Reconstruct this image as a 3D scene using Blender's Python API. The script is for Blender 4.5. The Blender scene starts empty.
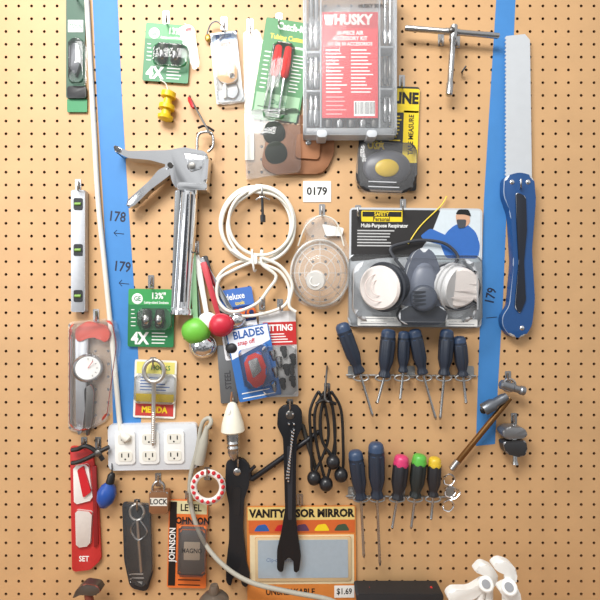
import bpy,bmesh,math,random
from mathutils import Vector,Matrix
random.seed(4)
sc=bpy.context.scene
try: sc.view_settings.view_transform='Standard'
except Exception: pass
D=900.;F=453.;ZC=1.5
def W(x,y,h=0):
    s=(D-h)/F/1000
    return Vector(((x-300)*s,-h/1000,ZC+(300-y)*s))
def lin(c):
    r=[]
    for v in c:
        v=v/255.
        r.append(v/12.92 if v<=.04045 else ((v+.055)/1.055)**2.4)
    return tuple(r)+(1,)
_M={}
def M(c,rough=.5,metal=0,var=.06,scale=120,coat=0):
    k=(c,rough,metal,var,scale,coat)
    if k in _M:return _M[k]
    m=bpy.data.materials.new('mat_%d_%d_%d'%c);m.use_nodes=True
    nt=m.node_tree;p=nt.nodes['Principled BSDF']
    p.inputs['Roughness'].default_value=rough;p.inputs['Metallic'].default_value=metal
    p.inputs['Coat Weight'].default_value=coat
    a=lin(c)
    tc=nt.nodes.new('ShaderNodeTexCoord');n=nt.nodes.new('ShaderNodeTexNoise')
    n.inputs['Scale'].default_value=scale;n.inputs['Detail'].default_value=3
    nt.links.new(tc.outputs['Object'],n.inputs['Vector'])
    mx=nt.nodes.new('ShaderNodeMix');mx.data_type='RGBA'
    mx.inputs['A'].default_value=tuple(min(1,v*(1-var)) for v in a[:3])+(1,)
    mx.inputs['B'].default_value=tuple(min(1,v*(1+var)) for v in a[:3])+(1,)
    nt.links.new(n.outputs['Fac'],mx.inputs['Factor'])
    nt.links.new(mx.outputs['Result'],p.inputs['Base Color'])
    _M[k]=m;return m
def clear(name,tint,opac,gl=.12):
    m=bpy.data.materials.new(name);m.use_nodes=True;nt=m.node_tree;nt.nodes.clear()
    o=nt.nodes.new('ShaderNodeOutputMaterial');t=nt.nodes.new('ShaderNodeBsdfTransparent')
    t.inputs[0].default_value=(1,1,1,1)
    d=nt.nodes.new('ShaderNodeBsdfPrincipled');d.inputs['Base Color'].default_value=lin(tint);d.inputs['Roughness'].default_value=.25
    g=nt.nodes.new('ShaderNodeBsdfGlossy');g.inputs['Roughness'].default_value=.06;g.inputs['Color'].default_value=(1,1,1,1)
    m1=nt.nodes.new('ShaderNodeMixShader');m2=nt.nodes.new('ShaderNodeMixShader')
    m1.inputs[0].default_value=opac
    nt.links.new(t.outputs[0],m1.inputs[1]);nt.links.new(d.outputs[0],m1.inputs[2])
    lw=nt.nodes.new('ShaderNodeLayerWeight');lw.inputs[0].default_value=gl*2.2
    nt.links.new(lw.outputs['Fresnel'],m2.inputs[0])
    nt.links.new(m1.outputs[0],m2.inputs[1]);nt.links.new(g.outputs[0],m2.inputs[2])
    nt.links.new(m2.outputs[0],o.inputs[0]);return m
CLR=clear('clear_plastic',(235,238,240),.04)
BAG=clear('plastic_bag',(235,235,235),.12)
FROST=clear('clear_dome_plastic',(240,243,243),.10,.05)
CHROME=M((230,232,235),.11,1,.02)
STEEL=M((186,186,186),.26,1,.05)
DSTEEL=M((110,108,105),.4,.9,.08)
BLK=M((20,20,22),.4);BLK2=M((34,35,38),.55)
WHT=M((238,238,234),.4,0,.02);OFFW=M((222,219,208),.45,0,.03)
GRY=M((140,142,146),.5);LG=M((190,192,196),.45)
RED=M((196,32,42),.35);YEL=M((234,204,36),.4);ORG=M((224,110,44),.45)
GRN=M((34,118,68),.45);LGRN=M((110,186,64),.4);BLU=M((40,90,160),.45);TAPE=M((62,128,192),.6,0,.08,30)
BRN=M((140,92,58),.7,0,.2,60);PAPER=M((228,226,216),.7)

class B:
    def __init__(s,name,rot=None):
        s.name=name;s.bm=bmesh.new();s.mats=[];s.rot=rot
    def mi(s,m):
        if m not in s.mats:s.mats.append(m)
        return s.mats.index(m)
    def T(s,x,y):
        if s.rot:
            cx,cy,a=s.rot;a=math.radians(a);dx=x-cx;dy=y-cy
            return cx+dx*math.cos(a)+dy*math.sin(a),cy-dx*math.sin(a)+dy*math.cos(a)
        return x,y
    def P(s,x,y,h):
        x,y=s.T(x,y);return W(x,y,h)
    def face(s,vs,i):
        try:
            f=s.bm.faces.new(vs);f.material_index=i;f.smooth=True;return f
        except ValueError:return None
    def poly(s,pts,h0,h1,mat,r=0,bev=0,back=True):
        if r:pts=rnd(pts,r)
        i=s.mi(mat)
        fr=[s.P(x,y,h1) for x,y in pts]
        A=[s.bm.verts.new(v) for v in fr]
        Bk=[s.bm.verts.new((v.x,-h0/1000,v.z)) for v in fr]
        f=s.face(A,i);n=len(A)
        if back:s.face(Bk[::-1],i)
        for k in range(n):s.face([A[k],Bk[k],Bk[(k+1)%n],A[(k+1)%n]],i)
        if bev:
            es=list(f.edges)
            bmesh.ops.bevel(s.bm,geom=es,offset=bev/1000,segments=3,affect='EDGES',profile=.5)
    def rect(s,x0,y0,x1,y1,h0,h1,mat,r=0,bev=0):
        s.poly([(x0,y0),(x1,y0),(x1,y1),(x0,y1)],h0,h1,mat,r,bev)
    def rings(s,C,R,N,Bn,mat,seg,closed=False,mod=None,fl=1):
        i=s.mi(mat);rs=[]
        for c,r,n,b in zip(C,R,N,Bn):
            ring=[]
            for k in range(seg):
                a=2*math.pi*k/seg;rr=r*(mod(a) if mod else 1)
                ring.append(s.bm.verts.new(c+n*(rr*math.cos(a))+b*(rr*math.sin(a)*fl)))
            rs.append(ring)
        L=len(rs)
        for j in range(L if closed else L-1):
            a=rs[j];b=rs[(j+1)%L]
            for k in range(seg):s.face([a[k],a[(k+1)%seg],b[(k+1)%seg],b[k]],i)
        if not closed:
            s.face(rs[0][::-1],i);s.face(rs[-1],i)
    def tube(s,pts,r,mat,seg=8,closed=False,sm=True,fl=1):
        P=[s.P(*p) for p in pts];n=len(P)
        rad=r if isinstance(r,(list,tuple)) else [r]*n
        if sm and n>2:
            Q=[];R=[];cnt=n if closed else n-1;K=6
            for j in range(cnt):
                if closed:p0,p1,p2,p3=P[(j-1)%n],P[j],P[(j+1)%n],P[(j+2)%n]
                else:p0,p1,p2,p3=P[max(j-1,0)],P[j],P[j+1],P[min(j+2,n-1)]
                for k in range(K):
                    t=k/K
                    Q.append(.5*((2*p1)+(p2-p0)*t+(2*p0-5*p1+4*p2-p3)*t*t+(-p0+3*p1-3*p2+p3)*t**3))
                    R.append(rad[j]*(1-t)+rad[(j+1)%n]*t)
            if not closed:Q.append(P[-1]);R.append(rad[-1])
        else:Q=P;R=list(rad)
        m=len(Q);N=[];Bn=[];pn=None
        for j in range(m):
            if closed:t=Q[(j+1)%m]-Q[j-1]
            else:t=Q[min(j+1,m-1)]-Q[max(j-1,0)]
            if t.length<1e-9:t=Vector((0,0,1))
            t.normalize()
            if pn is None:
                u=Vector((0,-1,0));
                if abs(u.dot(t))>.9:u=Vector((1,0,0))
                pn=(u-t*u.dot(t)).normalized()
            else:
                q=pn-t*pn.dot(t)
                pn=q.normalized() if q.length>1e-6 else pn
            N.append(pn.copy());Bn.append(t.cross(pn).normalized())
        s.rings(Q,[v/1000 for v in R],N,Bn,mat,seg,closed,None,fl)
    def lathe(s,a,b,prof,mat,seg=20,mod=None,fl=1):
        A=s.P(*a);E=s.P(*b);t=(E-A);L=t.length;t.normalize()
        u=Vector((0,-1,0))
        if abs(u.dot(t))>.95:u=Vector((0,0,1))
        n=(u-t*u.dot(t)).normalized();bb=t.cross(n)
        s.rings([A+t*(L*p[0]) for p in prof],[max(p[1],.02)/1000 for p in prof],[n]*len(prof),[bb]*len(prof),mat,seg,False,mod,fl)
    def ball(s,x,y,h,rx,ry,rh,mat,seg=20,half=False):
        c=s.P(x,y,h);i=s.mi(mat);k=(D-h)/F/1000
        rows=[];nr=seg//2
        ph0=0 if half else -math.pi/2
        for j in range(nr+1):
            ph=ph0+(math.pi/2-ph0)*j/nr
            rows.append([s.bm.verts.new(c+Vector((rx*k*math.cos(ph)*math.cos(q),-rh/1000*math.sin(ph),ry*k*math.cos(ph)*math.sin(q)))) for q in [2*math.pi*z/seg for z in range(seg)]])
        for j in range(nr):
            for z in range(seg):s.face([rows[j][z],rows[j][(z+1)%seg],rows[j+1][(z+1)%seg],rows[j+1][z]],i)
    def ring(s,x,y,h,R,r,mat,Ry=None,seg=8,n=24):
        Ry=Ry or R
        s.tube([(x+R*math.cos(2*math.pi*k/n),y+Ry*math.sin(2*math.pi*k/n),h) for k in range(n)],r,mat,seg,True,False)
    def text(s,t,x,y,h,size,mat,rot=0,sx=.85,al='CENTER',bold=.02):
        cu=bpy.data.curves.new('t','FONT');cu.body=t;cu.align_x=al;cu.align_y='CENTER'
        cu.size=1;cu.extrude=.01;cu.resolution_u=2;cu.offset=bold
        ob=bpy.data.objects.new('t',cu);sc.collection.objects.link(ob)
        dg=bpy.context.evaluated_depsgraph_get();dg.update()
        me=bpy.data.meshes.new_from_object(ob.evaluated_get(dg))
        a=math.radians(rot+(s.rot[2] if s.rot else 0));k=(D-h)/F/1000*size*1.08
        c=s.P(x,y,h);i=s.mi(mat);vs=[]
        for v in me.vertices:
            X=v.co.x*sx*k;Y=v.co.y*k
            vs.append(s.bm.verts.new(c+Vector((X*math.cos(a)-Y*math.sin(a),-v.co.z*.01,X*math.sin(a)+Y*math.cos(a)))))
        for p in me.polygons:
            f=s.face([vs[q] for q in p.vertices],i)
            if f:f.smooth=False
        bpy.data.objects.remove(ob);bpy.data.curves.remove(cu);bpy.data.meshes.remove(me)
    def lines(s,x0,x1,y0,y1,n,h,mat,t=.5):
        for k in range(n):
            y=y0+(y1-y0)*k/max(n-1,1)
            s.rect(x0,y-t,x0+(x1-x0)*random.uniform(.6,1),y+t,h-.2,h+.1,mat)
    def bars(s,x0,x1,y0,y1,h):
        s.rect(x0,y0,x1,y1,h-.2,h+.1,WHT);x=x0+1
        while x<x1-1:
            w=random.choice([.3,.5,.8]);s.rect(x,y0+1,x+w,y1-2,h,h+.2,BLK);x+=w+random.choice([.4,.7])
    def done(s):
        me=bpy.data.meshes.new(s.name)
        bmesh.ops.recalc_face_normals(s.bm,faces=s.bm.faces[:])
        s.bm.to_mesh(me);s.bm.free()
        for m in s.mats:me.materials.append(m)
        me.set_sharp_from_angle(angle=math.radians(38))
        ob=bpy.data.objects.new(s.name,me);sc.collection.objects.link(ob);return ob
def rnd(pts,r):
    out=[];n=len(pts)
    for i in range(n):
        p=Vector(pts[i]);a=Vector(pts[i-1])-p;b=Vector(pts[(i+1)%n])-p
        ra=min(r,a.length*.45,b.length*.45)
        A=p+a.normalized()*ra;C=p+b.normalized()*ra
        for k in range(5):
            t=k/4;q=A*(1-t)**2+p*2*t*(1-t)+C*t*t;out.append((q.x,q.y))
    return out
HK_=B('pegboard_hooks')
def hook(x,y,L=32,mat=None):
    o=HK_;m=mat or STEEL
    o.tube([(x,y-6,-4),(x,y-6,3),(x,y,5),(x,y+2,10),(x,y+2,L-6),(x,y-1,L),(x,y-7,L+2)],1.7,m,8)
    o.rect(x-3,y-9,x+3,y+4,0,1.5,m,1)

# ---------- pegboard
def pegboard():
    vs=[];fs=[];mi=[];p=.0254;cols=57;rows=55;r=.0029;S=16
    x0=-cols*p/2;z0=ZC-rows*p/2
    for i in range(cols):
        for j in range(rows):
            cx=x0+(i+.5)*p;cz=z0+(j+.5)*p;b=len(vs)
            for k in range(S):
                a=2*math.pi*k/S;c=math.cos(a);s_=math.sin(a);q=(p/2)/max(abs(c),abs(s_))
                vs.append((cx+q*c,0,cz+q*s_));vs.append((cx+r*c,0,cz+r*s_));vs.append((cx+r*c,.006,cz+r*s_))
            for k in range(S):
                A=b+3*k;C=b+3*((k+1)%S)
                fs.append((A,A+1,C+1,C));fs.append((A+1,A+2,C+2,C+1))
                mi+= [0,1]
    X=-x0;Z0=z0;Z1=z0+rows*p;b=len(vs)
    vs+=[(-X,0,Z0),(X,0,Z0),(X,0,Z1),(-X,0,Z1),(-X,.0061,Z0),(X,.0061,Z0),(X,.0061,Z1),(-X,.0061,Z1),(-X,.02,Z0),(X,.02,Z0),(X,.02,Z1),(-X,.02,Z1)]
    for k in range(4):
        fs.append((b+k,b+4+k,b+4+(k+1)%4,b+(k+1)%4));mi.append(1)
        fs.append((b+4+k,b+8+k,b+8+(k+1)%4,b+4+(k+1)%4));mi.append(1)
    fs.append((b+8,b+9,b+10,b+11));mi.append(2)  # added backing sheet, coloured dark to stand in for shade inside the holes
    me=bpy.data.meshes.new('pegboard');me.from_pydata(vs,[],fs)
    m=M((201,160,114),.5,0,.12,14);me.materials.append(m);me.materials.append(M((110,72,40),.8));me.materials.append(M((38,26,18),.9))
    me.polygons.foreach_set('material_index',mi)
    ob=bpy.data.objects.new('pegboard',me);sc.collection.objects.link(ob)
pegboard()
def box(name,boxes,mat):
    vs=[];fs=[]
    for a,b in boxes:
        n=len(vs)
        vs+=[(x,y,z) for x in(a[0],b[0]) for y in(a[1],b[1]) for z in(a[2],b[2])]
        fs+=[tuple(q+n for q in f) for f in ((0,1,3,2),(4,6,7,5),(0,4,5,1),(2,3,7,6),(0,2,6,4),(1,5,7,3))]
    me=bpy.data.meshes.new(name);me.from_pydata(vs,[],fs)
    me.materials.append(mat);ob=bpy.data.objects.new(name,me);sc.collection.objects.link(ob);return ob
box('wall_back',[((-2.5,.021,0),(2.5,.12,2.9))],M((232,230,226),.6,0,.01,40))
box('floor',[((-2.5,-3,-.05),(2.5,.12,0))],M((120,115,108),.7,0,.1,10))
BT=ZC-.6
box('workbench',[((-.72,-.55,BT-.045),(.72,-.003,BT)),((-.7,-.53,0),(-.62,-.45,BT-.045)),((.62,-.53,0),(.7,-.45,BT-.045)),((-.7,-.1,0),(-.62,-.02,BT-.045)),((.62,-.1,0),(.7,-.02,BT-.045)),((-.68,-.5,.25),(.68,-.05,.28))],M((150,110,70),.6,0,.15,20))
def BY(h):return 300+600*F/(D-h)

# ---------- tape
o=B('painters_tape')
o.poly([(92,-12),(117,-12),(122,100),(128,200),(137,330),(141,420),(139,446),(114,446),(110,330),(103,200),(97,100)],0,.4,TAPE)
ink=M((25,35,60),.6)
o.text('178',117,217,.4,13,ink,-6);o.text('179',122,267,.4,13,ink,-6)
for yy,xx in((233,119),(283,124)):
    o.tube([(xx-5,yy,.6),(xx+5,yy+1,.6)],.7,ink,5);o.tube([(xx-2,yy-3,.6),(xx-5,yy,.6),(xx-2,yy+3,.6)],.7,ink,5,sm=False)
o.done()
o=B('painters_tape')
o.poly([(497,-12),(516,-12),(511,100),(507,200),(503,300),(498,385),(495,444),(476,446),(478,380),(481,300),(484,200),(490,100)],0,.4,TAPE)
o.text('179',491,296,.5,12,ink,78);o.tube([(486,318,.6),(497,317,.6)],.7,ink,5)
o.done()
o=B('power_cord')
o.tube([(86,-14,6),(90,60,6),(94,130,6),(98,200,6),(104,260,6),(110,320,6),(116,380,6),(120,425,8),(124,437,18)],4.8,OFFW,10)
o.lathe((129,440,17),(122,434,20),[(0,6),(.2,9),(.8,8),(1,5)],OFFW,12)
o.done()
o=B('power_outlet_strip',(152,447,1))
o.rect(108,424,197,470,0,12,M((208,211,215),.45),5,2)
for cx in(125,149,174):
    o.rect(cx-10,431,cx+10,464,12,15,WHT,3,1)
    for cy in(439,456):
        o.poly([(cx-7,cy-5),(cx+7,cy-5),(cx+7,cy+5),(cx-7,cy+5)],15,16,OFFW,3)
        o.rect(cx-4,cy-3,cx-2.8,cy+1,16,16.2,BLK);o.rect(cx+2.8,cy-3,cx+4,cy+1,16,16.2,BLK);o.ball(cx,cy+3,16,1,1,.3,BLK,8)
o.done()
o=B('grey_extension_cord')
GC=M((172,168,155),.5)
o.lathe((199,464,22),(207,426,22),[(0,9),(.1,10),(.6,9),(.8,6),(1,3.6)],GC,14)
o.tube([(206,430,22),(211,423,20),(209,418,16),(202,424,14),(197,450,14),(190,480,14),(192,510,16),(203,540,20),(222,564,34),(250,582,44),(290,592,46),(330,600,44),(350,612,40)],4.3,GC,10)
o.done()

# ---------- socket packages
def socket_pack(x,y,s=1,rot=0,cap='4X'):
    o=B('light_socket_package',(x,y,rot))
    o.rect(x-23,y-29,x+23,y+29,5,6,GRN,2)
    o.rect(x-23,y-29,x+23,y-13,6,6.3,M((56,150,80),.4),2)
    o.ball(x-14,y-19,6.3,5.5,5.5,.8,WHT);o.text('GE',x-14,y-19,7.2,6,GRN)
    o.text('13%"',x+7,y-22,6.3,8,WHT,bold=.03);o.text('Lamp-sized Sockets',x+5,y-15.5,6.4,3.4,WHT)
    o.poly([(x-14,y-10),(x+20,y-10),(x+20,y+12),(x-14,y+12)],6,20,CLR,5,3)
    for dx in(-4,9):
        o.lathe((x+dx,y-9,12),(x+dx-1,y+10,12),[(0,3),(.05,8),(.4,9),(.5,11),(.62,11),(.65,8),(.72,9),(.8,8),(.88,9),(1,5)],M((58,64,56),.4,.3),16)
        o.ball(x+dx-1,y+2,19,3.4,5,5,STEEL,12);o.ball(x+dx-2,y-1,23,1.4,2,2,WHT,8)
    o.text(cap,x-11,y+21,6.4,15,WHT,bold=.04);o.lines(x+1,x+20,y+15,y+25,4,6.3,WHT,.5)
    o.lines(x-20,x-15,y-8,y+8,5,6.3,WHT,.4)
    o.done()
socket_pack(167,53,1,-4);socket_pack(151,318,1,-1)
hook(166,20);hook(151,284)
o=B('clear_hang_tag',(195,50,10))
o.poly([(182,26),(191,22),(198,27),(197,66),(190,70),(187,56)],7,8,BAG,3);o.rect(189,27,195,30,8,8.4,RED)
o.done()
o=B('thread_spool')
o.lathe((169,92,14),(165,120,14),[(0,4),(.02,14),(.2,14),(.22,8),(.45,8),(.47,15),(.62,15),(.64,9),(.85,9),(.86,15),(.97,14),(1,4)],M((225,190,20),.35),20)
o.tube([(168,92,14),(166,84,12),(160,80,8)],1,OFFW,6)
o.done()
o=B('cabinet_latch_package',(227,68,6))
o.rect(213,32,240,102,3,4,M((222,222,220),.5),2);o.rect(214,32,240,56,4,5,M((190,208,226),.4),1)
o.text('MAGIC',228,37,5,6.5,BLU);o.text('latch',228,44,5,7,ORG);o.lines(217,237,50,54,3,5,BLK,.4)
o.poly([(216,60),(228,57),(237,66),(236,82),(222,84),(216,76)],5,12,M((205,165,120),.6),4,2)
o.ball(225,70,12,5,4,3,OFFW,12);o.ball(231,76,12,3,3,3,DSTEEL,12)
o.lathe((223,84,8),(222,98,8),[(0,3),(.2,4),(.8,4),(1,3)],WHT,10)
o.tube([(234,82,8),(236,92,8),(231,99,8),(224,97,8)],1.2,STEEL)
o.rect(213,90,241,103,4,5,M((195,200,204),.4),1)
o.poly([(214,33),(240,33),(240,102),(214,102)],4,14,CLR,3,3)
o.done();hook(224,26)
o=B('brass_wire_clip')
o.tube([(207,34,8),(211,24,12),(218,22,14),(225,31,10),(219,40,8)],1.5,STEEL);o.ball(208,38,8,3,4,3,M((190,150,70),.3,1));o.done()

o=B('leather_tool_pouch',(300,148,-4))
o.poly([(268,122),(300,114),(332,120),(335,150),(326,172),(300,174),(275,176),(262,168)],3,9,BRN,8,2)
o.rect(296,134,320,158,9,13,M((165,112,76),.7),3,1);o.ball(308,142,13,3,3,2,STEEL)
for k in range(12):o.rect(270+k*5,124,272.5+k*5,125,9,9.5,M((210,180,140),.7))
o.done()
o=B('rubber_pad_bag')
o.poly([(243,32),(258,29),(292,112),(301,170),(246,180)],3,4,BAG,2)
for cx,cy in((274,133),(276,153)):
    o.lathe((cx,cy,9.5),(cx,cy,16),[(0,22),(.8,22),(1,19),(1,.1)],M((48,54,46),.6),28)
o.poly([(244,110),(300,108),(301,171),(246,179)],9.3,20,CLR,4,4)
o.rect(245,34,254,160,4,4.6,PAPER);o.done();hook(250,28)
o=B('nail_set_package',(282,72,-9))
G2=M((66,132,78),.45)
o.rect(258,20,306,122,8,9,G2,2);o.rect(260,95,304,120,9,9.3,M((150,190,150),.5))
o.text('Catch-it',284,27,9,9,WHT,0,bold=.03);o.text('Tubing Cutter',282,38,9,6.5,YEL);o.text('Automatic',294,46,9,4.5,WHT)
o.lines(291,303,54,90,11,9,WHT,.5);o.lines(262,268,54,90,9,9,WHT,.5)
o.text('Outils',283,103,9.3,7,GRN);o.lines(263,300,109,117,3,9.3,BLK,.5)
for xx in(275,285):
    o.lathe((xx,46,17),(xx,78,17),[(0,3),(.05,7),(.5,9),(.9,8.4),(1,3)],M((224,48,42),.25),14,lambda a:1+.07*math.cos(6*a))
    o.lathe((xx,77,17),(xx,115,17),[(0,2.6),(.9,2.6),(1,.6)],CHROME,10)
o.poly([(269,42),(291,42),(291,118),(269,118)],9,26,CLR,4,4)
o.done();hook(279,22)

# ---------- accessory case
o=B('air_accessory_case')
SM=clear('case_lid_plastic',(228,232,236),.09,.05)
CG=clear('case_back_plastic',(205,209,213),.28,.05)
RIM=clear('case_wall_plastic',(214,218,222),.55,.08)
o.rect(303,-14,397,135,12,15,CG,6,2)
for (a,b,c,d) in((303,-14,306.5,135),(393.5,-14,397,135),(303,128,397,135),(303,-14,397,-10),(320,-10,321.5,128),(379,-10,380.5,128),(304,51,321,53),(304,90,321,92),(380,46,396,48),(380,88,396,90)):
    o.rect(a,b,c,d,15,44,RIM,1.5,1)
for k,(y0,y1) in enumerate(((-8,48),(55,89),(94,126))):
    for xx in(311,316):
        o.lathe((xx,y0,30),(xx,y1,30),[(0,3),(.1,5),(.5,4),(.55,7),(.9,7),(1,3)],STEEL,10)
    for xx in(385,390):
        o.lathe((xx,y0+2,30),(xx,y1-4,30),[(0,2),(.1,5),(.2,3),(.7,3),(.8,6),(1,3)],DSTEEL if k%2 else STEEL,10)
for k in range(5):
    o.lathe((328+k*11.5,120,32),(328+k*11.5,128,32),[(0,3),(.1,8),(.6,8),(1,6)],STEEL if k%2 else DSTEEL,10)
o.rect(304,-13,396,134,44,46,SM,5,1.5)
o.rect(322,12,378,118,42.5,43.4,M((196,28,40),.4),1);o.rect(322,12,378,28,43.4,43.7,M((172,16,28),.4))
o.text('HUSKY',353,20,43.9,13,WHT,bold=.05);o.poly([(324,15),(334,15),(332,25),(326,25)],43.4,43.9,WHT)
o.text('50-PIECE AIR',350,33,43.5,5.2,WHT);o.text('ACCESSORY KIT',350,38.5,43.5,5.2,WHT);o.text('KIT DE 50 ACCESORIOS',350,44,43.5,4.6,WHT)
o.lines(326,347,50,92,13,43.5,WHT,.55);o.lines(351,374,50,92,13,43.5,WHT,.55);o.lines(326,352,97,114,5,43.5,M((240,170,170),.5),.5)
o.bars(354,375,101,116,43.6)
for xx in(322,372):o.rect(xx-5,130,xx+5,137,15,50,M((190,194,199),.4),2,1)
o.text('HUSKY 50 PC',372,6,46.4,5,BLK2)
o.done();hook(350,-10,20)

o=B('tape_measure_package',(388,138,-2))
o.rect(359,86,418,190,5,6,M((40,41,44),.5),3);o.rect(388,88,418,112,6,6.4,YEL,2);o.text('LINE',404,98,6.6,14,BLK,bold=.05)
o.rect(403,110,418,162,6,6.4,YEL,1);o.text('TAPE MEASURE',411,134,6.6,6.5,BLK,90)
o.lines(389,401,116,140,8,6.3,YEL,.6);o.rect(361,90,387,128,6,6.3,M((206,206,200),.5),1);o.lines(363,385,94,124,8,6.4,BLK2,.5)
o.rect(360,130,386,140,6,6.4,WHT,1);o.text('P/J',373,135,6.6,8,BLU);o.text('USA',376,146,6.8,10,YEL,bold=.04)
o.ball(388,168,7,24,18,14,M((84,86,94),.35),28,True)
o.ball(388,168,20,12,9,4,M((210,180,40),.35),24,True)
o.poly([(359,142),(417,142),(419,180),(410,192),(366,192),(357,180)],6,26,clear('measure_blister',(230,230,232),.08),7,5)
o.lines(370,406,182,187,2,26.2,LG,.5)
o.done();hook(402,84)

o=B('t_handle_wrench')
o.lathe((405,28,26),(499,36,26),[(0,4),(.01,5.4),(.42,5.4),(.43,6.4),(.57,6.4),(.58,5.4),(.99,5.4),(1,4)],STEEL,14)
o.lathe((454,26,26),(449,96,26),[(0,7),(.12,8),(.2,7.5),(.22,5.6),(.8,5.6),(.82,6.8),(.98,6.8),(1,4)],STEEL,14)
o.ball(452,30,33,3,3,4,DSTEEL)
o.done();hook(457,44,34);hook(441,42,30)
o=B('small_l_hook');o.tube([(462,72,0),(462,72,14),(466,66,18)],1.6,BLK);o.done()

# ---------- saw (compact pull saw)
o=B('hand_saw')
BL=M((216,220,224),.35,.45,.04,60)
tooth=[]
for k in range(37):
    y=36+k*3.9;tooth+=[(506.4,y),(504.8,y+2)]
o.poly(tooth+[(509,184),(532,184),(530,40),(525,34)],8,10,BL)
SB=M((34,76,130),.35);SK2=M((22,28,40),.5)
o.poly([(505,176),(520,172),(534,176),(536,200),(532,250),(535,300),(532,326),(524,338),(511,337),(503,326),(503,316),(510,306),(514,262),(511,214),(504,194)],2,22,SB,5,4)
o.poly([(516,192),(526,196),(527,230),(524,262),(526,300),(520,314),(515,308),(519,262),(517,226)],22,25,SK2,3,1)
for x_,yy in((512,182),(528,182),(522,328)):o.ball(x_,yy,22,2.6,2.6,2.5,CHROME,12)
o.done();hook(521,186,34)

# ---------- caulking gun
o=B('caulking_gun')
o.poly([(113,146),(119,147),(128,151),(168,150),(184,147),(204,151),(209,156),(207,182),(196,190),(177,190),(172,182),(168,165),(150,160),(128,158),(116,152)],8,36,CHROME,3,6)
o.poly([(127,208),(125,202),(150,180),(158,170),(170,164),(176,170),(166,178),(150,190),(134,206)],14,32,CHROME,3,6)
o.poly([(113,145),(120,146.5),(122,152),(115,152.5)],6,38,BLK2,2,2)
o.lathe((170,165,10),(170,165,40),[(0,5),(1,5)],DSTEEL,12)
o.ball(192,166,36,5,5,3,DSTEEL)
o.rect(177,182,207,190,6,40,CHROME,2,3)
o.poly([(184,153),(203,156),(202,168),(190,172)],36,38,CHROME,2,1.5)
o.lathe((190,188,22),(182,312,22),[(0,16),(.02,17),(.97,17),(1,18)],CHROME,28)
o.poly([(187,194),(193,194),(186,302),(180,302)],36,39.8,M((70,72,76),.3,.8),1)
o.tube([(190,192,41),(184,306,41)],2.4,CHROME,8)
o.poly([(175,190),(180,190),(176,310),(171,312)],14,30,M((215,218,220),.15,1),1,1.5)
o.lathe((182,308,22),(181.6,315,22),[(0,19),(.2,21),(.9,21),(1,18)],CHROME,24)
o.tube([(196,192,24),(197,150,24),(198,136,24),(204,132,24),(212,134,24),(213,146,24),(208,152,24)],2.8,STEEL,10)
o.tube([(198,128,24),(205,126,24),(214,131,24)],2.4,BLK,8)
o.done()
HK_.tube([(190,96,-4),(190,98,14),(198,112,30),(208,130,38),(212,135,38)],2,DSTEEL);HK_.lathe((189,98,12),(194,108,24),[(0,3),(.2,4.5),(.8,4.5),(1,3)],RED,12)

o=B('number_tag');o.rect(303,181,331,202,0,1.5,WHT,1);o.text('0179',317,191.5,1.6,10,BLK,sx=.95,bold=.03);o.done()

# ---------- coiled cable
o=B('coiled_white_cable')
CW=M((230,228,218),.4,0,.02)
P=[];
for t in range(5):
    for k in range(16):
        a=2*math.pi*k/16;R=37-t*1.2+ 2.2*math.sin(a*1+t*1.9)
        P.append((258+(t-2)*1.2+R*math.sin(a),224+(t%2)*2-(R*1.04)*math.cos(a),8+t*4.5))
o.tube(P,3.3,CW,10)
L2=[(256,262,20),(240,262,14),(222,272,10),(213,292,10),(222,310,12),(245,316,14),(270,312,16),(286,304,18),(289,288,18),(280,272,20),(262,264,24),(244,258,26),(232,250,20)]
o.tube(L2,3.3,CW,10)
o.tube([(252,262,26),(234,270,22),(219,280,20),(218,300,20),(232,312,20),(256,304,22),(268,290,22),(276,276,22),(262,264,26),(262,250,22)],3.3,CW,10)
o.tube([(262,258,28),(280,266,24),(292,284,22),(289,305,22),(296,312,22)],3.3,CW,10)
o.tube([(253,250,6),(252,252,32),(254,270,32),(256,270,6)],2,WHT,8);o.rect(251,255,257,264,28,34,WHT,1,1)
o.done();hook(262,194,34);
o=B('machine_bolt');o.lathe((262,196,38),(263,222,38),[(0,2.5),(.7,2.5),(.75,5),(1,5)],BLK2,8);o.tube([(256,200,37),(262,197,39),(270,200,37)],1.6,STEEL);o.done()

# ---------- dust mask
o=B('clear_dust_mask')
EDG=clear('dome_edge',(240,241,238),.55,.06)
FILM=clear('pack_film',(238,238,238),.10,.05)
o.poly([(292,262),(298,246),(308,240),(302,230),(306,219),(320,214),(334,218),(342,228),(350,252),(350,280),(340,304),(322,310),(300,304),(290,286)],4,5,FILM,6)
cx,cy,rx,ry,rh=320,273,29,33,46
o.ball(cx,cy,6,rx,ry,rh,FROST,36,True)
o.ring(cx,cy,7,rx,2.4,EDG,ry,8,40)
for f in(.32,.55,.75,.9):
    o.ring(cx,cy,6+rh*math.sqrt(1-f*f)+.4,rx*f*.97,.7,EDG,ry*f*.97,5,32)
for k in range(8):
    a=math.pi*k/4
    o.tube([(cx+rx*.96*math.cos(a)*math.sin(p),cy+ry*.96*math.sin(a)*math.sin(p),6+rh*math.cos(p)+.4) for p in(.33,.6,.9,1.2,1.5)],.6,EDG,5)
o.lathe((316,280,48),(315,281,58),[(0,19),(.7,19),(1,17),(1,.1)],EDG,24)
o.ring(315,281,58,5,1,WHT,n=20)
o.tube([(298,246,10),(306,226,16),(320,216,16),(336,222,14),(344,246,10)],1.6,OFFW)
o.poly([(303,226),(310,217),(330,216),(338,226),(330,238),(312,240)],8,20,FILM,6,4)
o.poly([(322,224),(344,228),(342,236),(326,236)],8,10,WHT,2)
o.done();hook(322,213)

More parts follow.
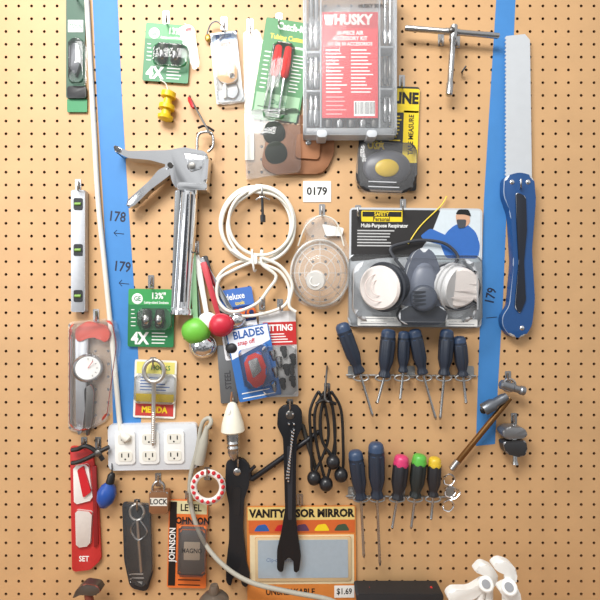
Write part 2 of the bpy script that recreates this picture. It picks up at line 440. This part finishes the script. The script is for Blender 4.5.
# ---------- respirator package
o=B('respirator_package',(416,266,-.5))
o.rect(349,208,482,327,5,7,M((196,200,204),.4),5)
o.poly([(351,210),(440,210),(430,236),(416,256),(351,262)],7,7.4,M((38,36,36),.45),2)
o.poly([(440,210),(480,210),(480,262),(424,262),(418,256),(431,236)],7,7.5,M((206,216,222),.45),2)
o.rect(361,211,402,222,7.4,8,YEL,1);o.rect(362,212,401,217,8,8.3,BLK);o.text('SAFETY',381,214.6,8.4,4.8,YEL);o.text('Personal',381,219.6,8.2,5.4,BLK)
o.text('Multi-Purpose Respirator',384,226,7.8,5,WHT);o.lines(357,405,231,246,6,7.6,M((190,190,190),.5),.6)
bl=M((50,104,180),.5)
o.poly([(446,232),(455,224),(466,223),(476,232),(480,245),(478,258),(446,258),(440,244)],7.5,8,bl,4)
o.poly([(455,214),(462,211),(469,214),(470,222),(465,227),(457,225)],8,8.6,M((205,160,130),.6),3);o.poly([(455,214),(458,209),(468,209),(471,216),(464,214)],8.6,9,BLK,2)
o.poly([(456,219),(466,219),(465,227),(458,228)],8.7,9.4,M((70,74,80),.5),2)
o.poly([(448,236),(430,228),(420,236),(424,240),(446,246)],7.6,8.3,bl,3)
o.tube([(408,244,9),(420,226,9),(440,206,9),(446,196,9)],1.2,YEL)
o.poly([(349,255),(482,255),(483,322),(474,328),(356,328),(348,322)],7,12,CLR,5,3)
PK=M((234,226,221),.55,0,.03);MG=M((90,96,110),.45);DG=M((44,48,56),.45)
o.lathe((392,286,16),(380,288,46),[(0,40),(.5,43),(.55,47),(.72,48),(.74,43),(.86,43),(.95,40),(1,34),(1,.1)],DG,36)
o.lathe((380.5,288,44.5),(378.5,288.5,51),[(0,42),(.5,42),(1,38),(1.02,.1)],PK,36)
o.ring(379,288,51,14,1,M((218,204,198),.6),n=28);o.ring(379,288,51,8,.8,M((218,204,198),.6),n=28)
o.lathe((444,284,14),(461,288,46),[(0,38),(.3,40),(.32,45),(.42,45),(.44,41),(.6,41),(.62,45),(.7,45),(.72,41),(.98,40),(1,.1)],M((205,205,205),.4),36)
for q in(14,20,24,30,38):o.ring(444+q*.38,284+q*.1,14+q*.7,21.8,1.6,DG,n=32)
o.lathe((459,287,46),(461,288,54),[(0,38),(.6,38),(1,34),(1.02,.1)],PK,36)
for yy in(276,283,290,297):o.rect(446,yy,476,yy+1,53.5,54.4,M((200,192,188),.5))
o.poly([(414,252),(424,246),(434,252),(441,270),(446,296),(444,312),(436,318),(410,318),(402,310),(403,292),(408,268)],8,42,MG,9,9)
o.ball(424,286,38,14,24,16,M((110,116,130),.4),24,True)
o.lathe((424,298,46),(424,298,60),[(0,24),(.6,25),(.9,22),(1,18),(1,.1)],M((72,78,90),.4),24)
for k in range(4):o.rect(413,291+k*4,435,292.6+k*4,59,61,DG)
o.tube([(404,270,30),(390,250,20),(404,243,18),(424,240,18),(446,244,18),(458,258,20),(444,270,30)],3,M((60,62,68),.6),8)
o.poly([(404,306),(444,306),(450,318),(440,325),(404,325),(398,316)],20,44,DG,5,3)
o.rect(358,317,402,326,14,15,WHT,1);o.lines(361,398,319,324,3,15,GRY,.4);o.rect(446,319,478,326,14,15,WHT,1);o.lines(449,476,321,324,2,15,GRY,.4)
o.poly([(354,264),(378,258),(470,258),(478,266),(479,314),(470,322),(362,322),(354,312)],12,64,clear('blister',(235,238,240),.015,.05),10,8)
o.done();hook(403,208);hook(358,214)

# ---------- eye bolt + package
o=B('hose_washer_package',(154,388,-2))
o.rect(134,360,176,418,3,4,PAPER,2);o.rect(136,362,174,374,4,4.4,M((225,215,120),.5));o.rect(136,376,174,392,4,4.4,M((220,222,224),.5));o.rect(136,394,174,402,4,4.4,YEL);o.rect(136,403,174,416,4,4.5,M((190,60,56),.5))
o.text('MENDA',155,410,4.6,8,YEL,bold=.04);o.lines(140,170,378,390,5,4.4,BLU,.5);o.text('HOOKS',160,368,4.5,6,GRN)
o.poly([(134,374),(176,374),(176,404),(134,404)],4,12,CLR,4,3);o.done()
o=B('eye_bolt')
EB=M((206,202,196),.3,.85)
o.ring(154,371,20,10,4.2,EB,11,10,28)
o.lathe((154,382,20),(153,446,20),[(0,5.6),(.05,4.2),(.45,4.2),(.46,4.4)]+[(.46+.5*k/30,4.4 if k%2 else 3.4) for k in range(30)]+[(1,1)],EB,12)
o.done();hook(153,366,26)
def spoon(x0,y0,x1,y1,rb,mat,h,hm=None,w=3.2):
    o=B('measuring_spoon');hm=hm or mat
    dx,dy=x1-x0,y1-y0;L=math.hypot(dx,dy);ux,uy=dx/L,dy/L
    ex,ey=x1-ux*rb*.8,y1-uy*rb*.8
    nx,ny=-uy,ux
    o.poly([(x0+nx*w,y0+ny*w),(x0-nx*w,y0-ny*w),(ex-nx*w*.7,ey-ny*w*.7),(ex+nx*w*.7,ey+ny*w*.7)],h,h+3,hm,2,.8)
    o.ball(x1,y1,h+2,rb,rb*.92,rb*1.4,mat,24,True);o.ring(x1,y1,h+2,rb,1.3,mat,rb*.92)
    o.done()
spoon(190,250,203,346,13,CHROME,8)
spoon(196,255,208,322,10,WHT,12)
spoon(192,252,196,331,14,LGRN,18,M((150,196,150),.4))
spoon(203,262,221,325,12,M((196,40,60),.35),22,M((190,60,70),.4))
spoon(200,258,237,320,8,CHROME,10)
spoon(204,256,232,348,6,BLK2,8)
hook(196,250,34)
o=B('drill_bit_package',(240,310,9))
o.rect(218,288,255,358,6,7,M((225,225,228),.4),2);o.rect(218,288,255,306,7,7.4,M((70,112,186),.4),2);o.rect(218,306,255,322,7,7.4,M((24,52,112),.4),2);
o.text('MICRO',237,314.5,7.6,13,ORG,bold=.05);o.text('deluxe',237,296,7.6,8,WHT);o.text('tools',241,303,7.6,5,YEL)
o.poly([(220,326),(253,326),(253,356),(220,356)],7,11,CLR,3,2);o.lines(224,250,330,350,6,7.4,GRY)
o.done()
o=B('steel_file_bar',(228,376,4));o.rect(219,345,236,403,2,5.8,M((112,114,116),.5,.5),1,1);o.text('STEEL',228,380,6,8,M((60,60,64),.5),90);o.ball(228,351,6,2,2,1,BLK);o.done()
o=B('knife_blade_package',(254,362,11))
o.rect(232,326,275,399,12,13,M((56,112,182),.4),2);o.poly([(233,327),(274,327),(274,343),(233,356)],13,13.4,M((228,232,240),.4));o.text('BLADES',254,333,13.6,10,BLU,bold=.03)
o.text('snap off',250,341,13.6,6,RED);o.poly([(244,356),(262,352),(266,374),(256,390),(244,384)],13,22,M((205,52,44),.35),5,3)
o.poly([(248,360),(258,358),(260,372),(250,378)],22,24,STEEL,2,1);o.lines(236,270,391,396,2,13.4,WHT)
o.poly([(240,348),(270,346),(270,388),(240,388)],13,28,CLR,4,3);o.done()
o=B('hose_fitting_package',(279,354,2))
o.rect(260,311,297,397,4,5,M((206,204,202),.5),2);o.rect(260,311,290,322,5,5.4,M((225,225,225),.5));o.rect(264,322,297,345,5,5.6,M((190,40,40),.45));o.text('FITTING',280,328,5.8,8,WHT,bold=.04);o.lines(267,294,334,342,4,5.6,WHT)
for k,(xx,yy) in enumerate(((272,355),(283,352),(292,360),(274,372),(285,370),(291,382),(272,386),(281,384),(290,370),(278,362))):
    o.lathe((xx,yy-6,11),(xx+2,yy+6,11),[(0,3),(.1,7),(.4,7),(.42,5),(.8,5),(1,2)],BLK2 if k%3 else STEEL,10)
o.poly([(262,346),(296,346),(296,395),(262,395)],5,19,CLR,4,3);o.done();hook(262,306);hook(280,308)

o=B('light_sensor_socket')
o.tube([(232,392,6),(231,400,14),(232,404,18)],1.8,BRN)
o.lathe((232,402,24),(233,432,24),[(0,3),(.05,8),(.3,14),(.7,21),(.95,23),(1,20)],M((232,228,210),.4),24)
o.lathe((233,431,24),(234,460,24),[(0,13),(.3,13),(.32,11),(.4,13),(.48,11),(.56,13),(.64,11),(.72,12),(.9,8),(1,4)],STEEL,20)
o.ball(229,412,38,2,4,3,M((250,250,245),.2),10)
o.done();hook(233,398,24)
o=B('flat_spanner')
SK=M((40,42,46),.38,.4)
o.poly([(226,462),(234,458),(244,459),(250,466),(249,486),(244,500),(243,528),(246,560),(250,576),(247,588),(242,586),(240,576),(233,576),(231,587),(226,583),(226,566),(229,540),(229,505),(225,486)],6,12,SK,3,1.5)
o.poly([(233,487),(241,487),(240,515),(234,515)],12,13,M((25,25,28),.5),3)
o.ball(237,472,12,4,4,2.5,STEEL,16);o.done();hook(238,466,24)
o=B('open_end_wrench')
o.poly([(278,410),(284,405),(297,405),(302,411),(302,428),(297,438),(296,470),(296,520),(298,536),(301,556),(299,572),(294,573),(293,558),(285,558),(283,573),(277,571),(277,550),(281,534),(285,510),(284,470),(283,438),(277,426)],16,23,M((28,29,33),.38,.3),3,1.8)
o.poly([(287,446),(293,446),(292,520),(288,520)],23,23.6,M((52,54,60),.4,.3),2)
o.ball(290,415,23,4.5,4.5,2,DSTEEL,16)
o.done();hook(290,408,34)
o=B('bead_chain')
pp=[(287,414),(289,424),(292,432)]+[(292-k*.25,436+k*3.0) for k in range(16)]
for x,y in pp:o.ball(x,y,27,1.25,1.25,2.4,CHROME,8)
pp=[(293,414),(294,424)]+[(294-k*.5,430+k*3.2) for k in range(16)]
for x,y in pp:o.ball(x,y,27,1.25,1.25,2.4,CHROME,8)
o.done()
o=B('angled_steel_rod')
o.lathe((251,480,9),(320,431,9),[(0,3),(.02,5.5),(.98,5.5),(1,3)],M((40,40,44),.4,.5),12)
o.tube([(251,480,9),(250,472,10),(255,466,12)],3.6,M((40,40,44),.4,.5))
o.lathe((302,424,9),(316,470,9),[(0,3),(.05,5),(1,4)],M((60,58,55),.4,.5),12)
o.done()
o=B('ball_bungee_cord')
for i,(x0,bx,by,w) in enumerate(((318,314,478,8),(324,326,484,9),(331,341,475,10),(327,333,462,6))):
    o.tube([(x0-1,394,18+i*2),(x0-w,412,17+i*2),(x0-w+1,440,17+i*2),(bx-2,by-8,18+i*2),(bx+2,by-8,18+i*2),(x0+w+2,440,19+i*2),(x0+w,410,19+i*2),(x0+2,394,20+i*2)],2.9,BLK,8,True)
    o.ball(bx,by,22+i*2,7,7.5,13,M((30,30,33),.3),18)
o.tube([(316,404,28),(324,400,32),(336,404,28)],3,BLK)
o.done();hook(327,392,36)
HK_.tube([(327,366,-3),(327,368,20),(326,380,36),(325,398,42),(329,402,44)],2,DSTEEL)
# ---------- screwdrivers
def driver(hx,hy,ex,ey,tx,ty,top,body,h=24,w=9.5,grip=None):
    o=B('screwdriver')
    fl=lambda a:1+.09*math.cos(6*a)
    o.lathe((hx,hy,h),(ex,ey,h),[(0,w*.35),(.015,w*.7),(.05,w*.92),(.1,w),(.24,w)],top,36)
    o.lathe((hx+(ex-hx)*.2,hy+(ey-hy)*.2,h),(ex,ey,h),[(0,w*.98),(.08,w*1.04),(.55,w*1.0),(.75,w*.72),(.82,w*.62),(.9,w*.8),(.96,w*.8),(1,w*.4)],body,36,fl)
    o.lathe((hx+(ex-hx)*.16,hy+(ey-hy)*.16,h),(hx+(ex-hx)*.22,hy+(ey-hy)*.22,h),[(0,w*.9),(.1,w*1.06),(.9,w*1.06),(1,w*.9)],grip or body,24)
    o.lathe((ex,ey,h),(tx,ty,h),[(0,3),(.05,2.8),(.9,2.7),(.93,3.2),(.97,2.2),(1,1)],STEEL,10)
    o.done()
HB=M((54,72,100),.35);HK=M((36,44,58),.4)
driver(341,323,360,374,373,417,HB,HK,24,14)
driver(389,329,384,378,377,404,HB,HK,24,14)
driver(404,331,403,373,400,400,HB,HK,24,11)
driver(414,329,423,375,436,420,HB,HK,26,12.5)
driver(447,329,444,376,440,420,HB,HK,24,13)
driver(459,336,463,377,466,404,HB,HK,24,12)
driver(355,450,361,500,364,558,HB,HK,24,14)
driver(376,442,377,499,380,566,HB,HK,24,15)
driver(402,455,397,500,392,529,M((206,60,110),.35),M((34,36,42),.42),24,14,M((206,60,110),.35))
driver(420,454,415,498,411,529,M((90,176,70),.35),M((34,40,40),.42),24,13.5,M((90,176,70),.35))
driver(435,457,433,497,431,520,M((214,180,50),.35),M((36,36,40),.42),24,12,M((214,180,50),.35))
def rack(x0,x1,y,xs,name='screwdriver_rack'):
    o=B(name);WR=M((170,172,172),.35,.8)
    o.tube([(x0,y,4),(x1,y+1,4)],2,WR,8)
    for x in xs:
        o.ring(x,y+3,24,7.5,1.7,WR,3)
        o.tube([(x-7,y,4),(x-7.5,y+3,24)],1.6,WR);o.tube([(x+7,y,4),(x+7.5,y+3,24)],1.6,WR)
    for x in(x0+6,(x0+x1)/2,x1-6):o.rect(x-4,y-9,x+4,y+3,0,3,WR,2)
    o.done()
rack(346,476,375,(361,383,402,424,444,463));rack(346,456,496,(361,377,397,415,433))
o=B('spring_clip_hook')
for x,y in((448,480),(449,492),(447,506)):
    o.tube([(x-3,y-4,0),(x-4,y-3,14),(x+2,y-6,20),(x+7,y-1,20),(x+3,y+5,20),(x-3,y+4,18),(x-4,y,14)],1.6,CHROME)
o.tube([(455,488,2),(460,492,16),(456,498,20),(450,500,18)],1.5,CHROME);o.done()

# ---------- vanity mirror package
o=B('visor_mirror_package',(302,556,.5))
o.rect(247,506,356,614,3,5,M((210,130,60),.5),2);o.rect(248,507,355,520,5,5.4,M((220,194,122),.5));o.text('VANITY VISOR MIRROR',302,513.6,5.6,10,BLK,sx=.92,bold=.05)
o.rect(249,520,355,533,5,5.5,M((202,98,44),.5));
for k in range(5):o.poly([(254+k*20,531),(258+k*20,525),(266+k*20,524),(270+k*20,531)],5.5,5.9,(BLU,RED,M((90,60,90),.5),YEL,M((60,80,60),.5))[k],2)
o.rect(250,535,354,584,5,5.6,M((224,208,170),.5))
o.rect(255,537,351,581,5.6,9,M((205,180,140),.5),2,1);o.rect(258,540,348,578,9,9.6,M((176,196,212),.3,.35),1)
o.text('Clip-on mirror',280,560,9.7,5,M((120,140,170),.5))
o.rect(334,586,354,598,5.5,6,WHT);o.text('$1.69',344,592,6.1,7.5,BLK);o.text('UNBREAKABLE',290,592,5.3,8,BLK)
o.done();hook(300,503,14)

# ---------- lug wrench & clamp
o=B('lug_wrench')
BR=M((128,92,54),.35,.8)
o.lathe((451,470,18),(510,398,26),[(0,3),(.02,5.6),(.9,5.6),(1,5)],BR,14)
o.lathe((451,470,18),(458,461,19),[(0,3),(.1,6.8),(1,6.8)],STEEL,14)
o.lathe((483,410,26),(507,396,30),[(0,9),(.02,12),(.4,12),(.5,9),(.8,9),(1,7)],M((120,124,130),.35,.8),18)
o.ball(483.5,410,27,3.5,4,4,BLK,14)
o.lathe((500,384,30),(524,391,30),[(0,6),(.05,9),(.5,9),(.55,7),(.8,7),(.85,9),(1,9)],M((140,142,146),.35,.8),16)
o.ring(509,385,32,6,3,STEEL)
o.done();hook(508,380,36)
o=B('pipe_clamp')
GM=M((150,150,152),.35,.8)
o.poly([(502,432),(508,427),(522,427),(528,432),(527,438),(516,439),(506,440)],8,34,GM,3,3)
o.poly([(503,442),(526,440),(528,452),(522,458),(506,454)],8,30,M((70,70,72),.4,.6),3,3)
o.lathe((514,424,20),(515,464,20),[(0,4),(.05,5),(.9,5),(1,7)],STEEL,12)
o.done();hook(514,422)

# ---------- left edge items
o=B('hanging_tool_card')
o.rect(66,-12,85,98,3,5,M((44,84,64),.5),2);o.rect(68,20,83,32,5,5.5,WHT);o.text('TOOL',75.5,26,5.7,5.5,GRN)
o.poly([(69,44),(78,42),(81,60),(75,76),(69,66)],5,14,M((70,72,76),.4,.5),3,2);o.rect(67,86,86,98,5,10,BLK,2,1);o.rect(67,99,87,112,3,5,M((50,134,84),.5),1)
o.poly([(68,38),(83,38),(83,82),(68,82)],5,20,CLR,4,3);o.done();hook(76,-4)
o=B('torpedo_level')
LV=M((180,182,186),.35,.6)
o.rect(71,190,85,312,4,18,LV,1,2);o.rect(73.5,198,82.5,210,18,19,BLK2,2);o.rect(73.5,244,82.5,256,18,19,BLK2,2);o.rect(73.5,290,82.5,302,18,19,BLK2,2)
for yy in(204,250,296):o.lathe((75,yy,19),(81,yy,19),[(0,3),(1,3)],M((130,170,80),.3),12)
o.done();hook(78,188)
o=B('dial_caliper')
CR=M((196,72,54),.4)
o.poly([(74,330),(86,321),(104,325),(111,334),(105,344),(98,337),(88,338),(77,343)],8,18,CR,4,2)
o.poly([(75,338),(82,330),(88,338),(86,400),(82,432),(78,436),(76,420)],8,14,M((170,172,175),.3,.8),2,1)
o.lathe((88,368,14),(88,368,26),[(0,28),(.6,28),(.8,26),(1,24),(1,.1)],STEEL,28);o.lathe((88,368,25),(88,368,26.6),[(0,22),(1,22),(1,.1)],WHT,28)
for k in range(12):
    a=k*math.pi/6;o.tube([(88+8*math.cos(a),368+8*math.sin(a),27),(88+10*math.cos(a),368+10*math.sin(a),27)],.5,BLK,4)
o.tube([(88,368,27.4),(93,361,27.4)],.7,RED,5)
o.poly([(84,388),(91,384),(94,392),(92,420),(88,436),(86,436)],8,14,DSTEEL,2,1)
o.poly([(68,322),(112,318),(118,345),(108,420),(84,434),(68,430)],4,5,BAG,5)
o.poly([(69,324),(111,320),(116,345),(106,418),(84,432),(69,428)],5,31,clear('caliper_bag',(240,240,240),.07,.05),5,4)
o.done();hook(96,318)
o=B('red_tool_package')
o.poly([(70,446),(92,448),(98,500),(101,560),(90,570),(72,572)],3,8,M((190,46,44),.5),3,2)
o.poly([(73,466),(88,464),(93,500),(74,505)],8,12,M((232,228,222),.5),3,2);o.poly([(77,470),(83,466),(91,492),(83,498)],12,16,RED,2);o.poly([(75,510),(92,512),(90,546),(76,548)],8,14,M((206,196,188),.5),3,2);o.text('SET',84,559,8.2,7,WHT)
o.poly([(92,466),(96,466),(98,545),(94,548)],8,12,M((130,20,24),.5),1,1)
o.done();hook(84,446,14)
o=B('slip_joint_pliers')
o.tube([(72,450,20),(78,449,22),(86,446,24),(97,452,24),(103,460,22)],4.4,BLK);o.tube([(72,463,20),(78,462,22),(88,458,24),(99,452,24),(109,447,22)],4.4,BLK);o.ball(98,453,25,4,4,5,DSTEEL);o.done();hook(98,446)
o=B('blue_chalk_bulb')
o.lathe((111,478,18),(103,508,18),[(0,2),(.05,5),(.15,6),(.3,14),(.5,18),(.75,16),(.95,8),(1,2)],M((36,78,158),.3),24);o.lathe((112,473,18),(110,483,18),[(0,4),(.2,7),(1,8)],BLK,16);o.tube([(112,474,18),(112,462,10),(112,458,2)],1.2,BLK);o.done()

# ---------- lower left cluster
o=B('padlock')
o.tube([(153,494,16),(153,486,16),(158,481,16),(164,485,16),(164,494,16)],2.6,STEEL);o.rect(149,492,168,514,6,24,M((150,108,76),.4,.5),2,2);o.rect(150,498,167,506,24,24.5,OFFW);o.text('LOCK',158.5,502,24.8,7,BLK);o.done();hook(158,482)
o=B('screw_hook_package')
o.poly([(122,502),(150,504),(153,572),(147,592),(130,588),(124,560)],4,8,M((44,46,50),.5),4,2)
o.ring(137,512,16,7,2.8,M((206,202,196),.3,.9),8);o.tube([(137,520,16),(140,560,16),(141,572,16)],2.8,M((206,202,196),.3,.9))
o.tube([(136,520,18),(131,530,18),(138,540,18),(147,532,18),(140,520,18)],1.8,STEEL)
o.poly([(124,504),(150,506),(152,570),(146,588),(130,584),(126,560)],8,20,CLR,4,3);o.lines(130,148,574,582,3,8.4,WHT);o.done();hook(137,508)
o=B('level_vial_package',(187,544,-1.5))
o.rect(168,500,207,588,4,6,M((222,112,48),.45),2);o.rect(169,501,206,514,6,6.4,M((214,206,160),.5));o.rect(169,502,176,586,6,6.5,BLK)
o.text('JOHNSON',191,521,6.6,8.5,BLK,bold=.04);o.text('LEVEL',190,508,6.6,9,BLK);o.text('JOHNSON',172.5,545,6.7,8,WHT,90)
o.poly([(179,530),(205,530),(205,574),(179,574)],6,20,M((92,88,86),.45),3,3);o.rect(184,542,200,560,20,21,M((205,190,170),.4),1);o.text('MAGNO',192,551,21.2,6,BLK)
o.poly([(178,526),(206,526),(206,577),(178,577)],6,26,CLR,3,3);o.lines(179,203,580,585,2,6.4,BLK)
o.done();hook(188,500)
o=B('checked_rope_coil')
RW=M((232,226,220),.5)
for t in range(3):
    o.ring(208,487,24+t*5,15.5-t,4.6,RW,15.5-t,8,32)
for k in range(16):
    a=2*math.pi*k/16;o.ball(208+15*math.cos(a),487+15*math.sin(a),37,2.2,2.2,4,RED,8)
o.done();hook(207,476,44)

# ---------- bench items
PV=M((236,236,232),.35,0,.02)
def clampw(pts1,pts2,piv,h,foot):
    o=B('white_plastic_clamp')
    o.poly(pts1,h,h+16,PV,4,4);o.poly(pts2,h+3,h+19,PV,4,4)
    o.lathe((piv[0],piv[1],h-4),(piv[0],piv[1],h+26),[(0,11),(.05,13),(.95,13),(1,11)],PV,24)
    o.lathe((piv[0],piv[1],h+25),(piv[0],piv[1],h+28),[(0,7),(1,7)],GRY,20)
    o.tube([(piv[0]-3,piv[1],h+8),(foot-4,BY(h)-4,h+8)],[7,9],PV,12);o.tube([(piv[0]+3,piv[1],h+8),(foot+10,BY(h)-4,h+8)],[7,9],PV,12);o.rect(foot-12,BY(h+10)-6,foot+18,BY(h+10),h,h+20,PV,2,2)
    o.done()
clampw([(446,597),(452,590),(470,590),(486,580),(488,588),(474,600),(452,604)],[(474,572),(482,563),(494,568),(500,580),(492,590),(484,588),(488,578),(480,574)],(486,584),80,478)
clampw([(492,566),(500,560),(512,564),(518,572),(516,586),(508,590),(508,576),(498,572)],[(498,590),(508,584),(520,590),(522,604),(510,604)],(509,587),120,512)
o=B('parts_bin')
by=BY(60)
o.poly([(356,594),(444,594),(440,by),(360,by)],20,60,BLK2,3,2)
for k,c in enumerate((RED,BLK,GRY,BLK,RED)):
    o.lathe((368+k*16,586+random.uniform(0,4),40),(372+k*14,612,40),[(0,3),(.1,9),(1,9)],c,14)
o.done()
o=B('spray_can')
o.lathe((214,585,70),(214,BY(70),70),[(0,7),(.08,9),(.2,9),(.24,20),(.34,27),(1,27)],M((120,108,96),.35,.5),24);o.done()
o=B('claw_hammer')
o.lathe((92,BY(40),40),(88,592,40),[(0,9),(.6,8),(1,7)],M((120,60,46),.5),12)
o.poly([(76,590),(84,584),(97,586),(101,592),(93,596),(80,595),(72,599)],30,50,DSTEEL,2,2);o.done()
HK_.done()

# ---------- camera & lights
cam=bpy.data.cameras.new('camera');cam.sensor_width=36;cam.lens=36*F/600;co=bpy.data.objects.new('camera',cam);sc.collection.objects.link(co)
co.location=(0,-.9,ZC);co.rotation_euler=(math.pi/2,0,0);sc.camera=co
w=bpy.data.worlds.new('world');sc.world=w;w.use_nodes=True;nt=w.node_tree;bg=nt.nodes['Background']
tc=nt.nodes.new('ShaderNodeTexCoord');sp=nt.nodes.new('ShaderNodeSeparateXYZ');cr=nt.nodes.new('ShaderNodeValToRGB')
nz=nt.nodes.new('ShaderNodeTexNoise');nz.inputs['Scale'].default_value=3.2;nz.inputs['Detail'].default_value=1
mp=nt.nodes.new('ShaderNodeMath');mp.operation='MULTIPLY_ADD';mp.inputs[1].default_value=1.5;mp.inputs[2].default_value=-.75
ad=nt.nodes.new('ShaderNodeMath');ad.operation='ADD'
hf=nt.nodes.new('ShaderNodeMath');hf.operation='MULTIPLY_ADD';hf.inputs[1].default_value=.5;hf.inputs[2].default_value=.5
L=nt.links.new
L(tc.outputs['Generated'],sp.inputs[0]);L(tc.outputs['Generated'],nz.inputs['Vector']);L(nz.outputs['Fac'],mp.inputs[0])
L(sp.outputs['Z'],hf.inputs[0]);L(hf.outputs[0],ad.inputs[0]);L(mp.outputs[0],ad.inputs[1]);L(ad.outputs[0],cr.inputs[0]);L(cr.outputs[0],bg.inputs[0])
cr.color_ramp.elements[0].position=.3;cr.color_ramp.elements[0].color=(.2,.2,.2,1);cr.color_ramp.elements[1].position=.7;cr.color_ramp.elements[1].color=(1.24,1.24,1.24,1)
bg.inputs[1].default_value=.6
def area(name,loc,tgt,size,e,col=(1,1,1)):
    l=bpy.data.lights.new(name,'AREA');l.shape='RECTANGLE';l.size=size[0];l.size_y=size[1];l.energy=e;l.color=col
    ob=bpy.data.objects.new(name,l);sc.collection.objects.link(ob);ob.location=loc
    ob.rotation_euler=(Vector(tgt)-Vector(loc)).to_track_quat('-Z','Y').to_euler()
area('ceiling_light',(-.5,-1.15,2.65),(-.1,0,1.75),(1.0,.5),36,(1,.985,.96))
area('window_light',(-1.8,-1.7,1.9),(-.1,0,1.55),(1.0,1.2),15,(.98,.99,1))
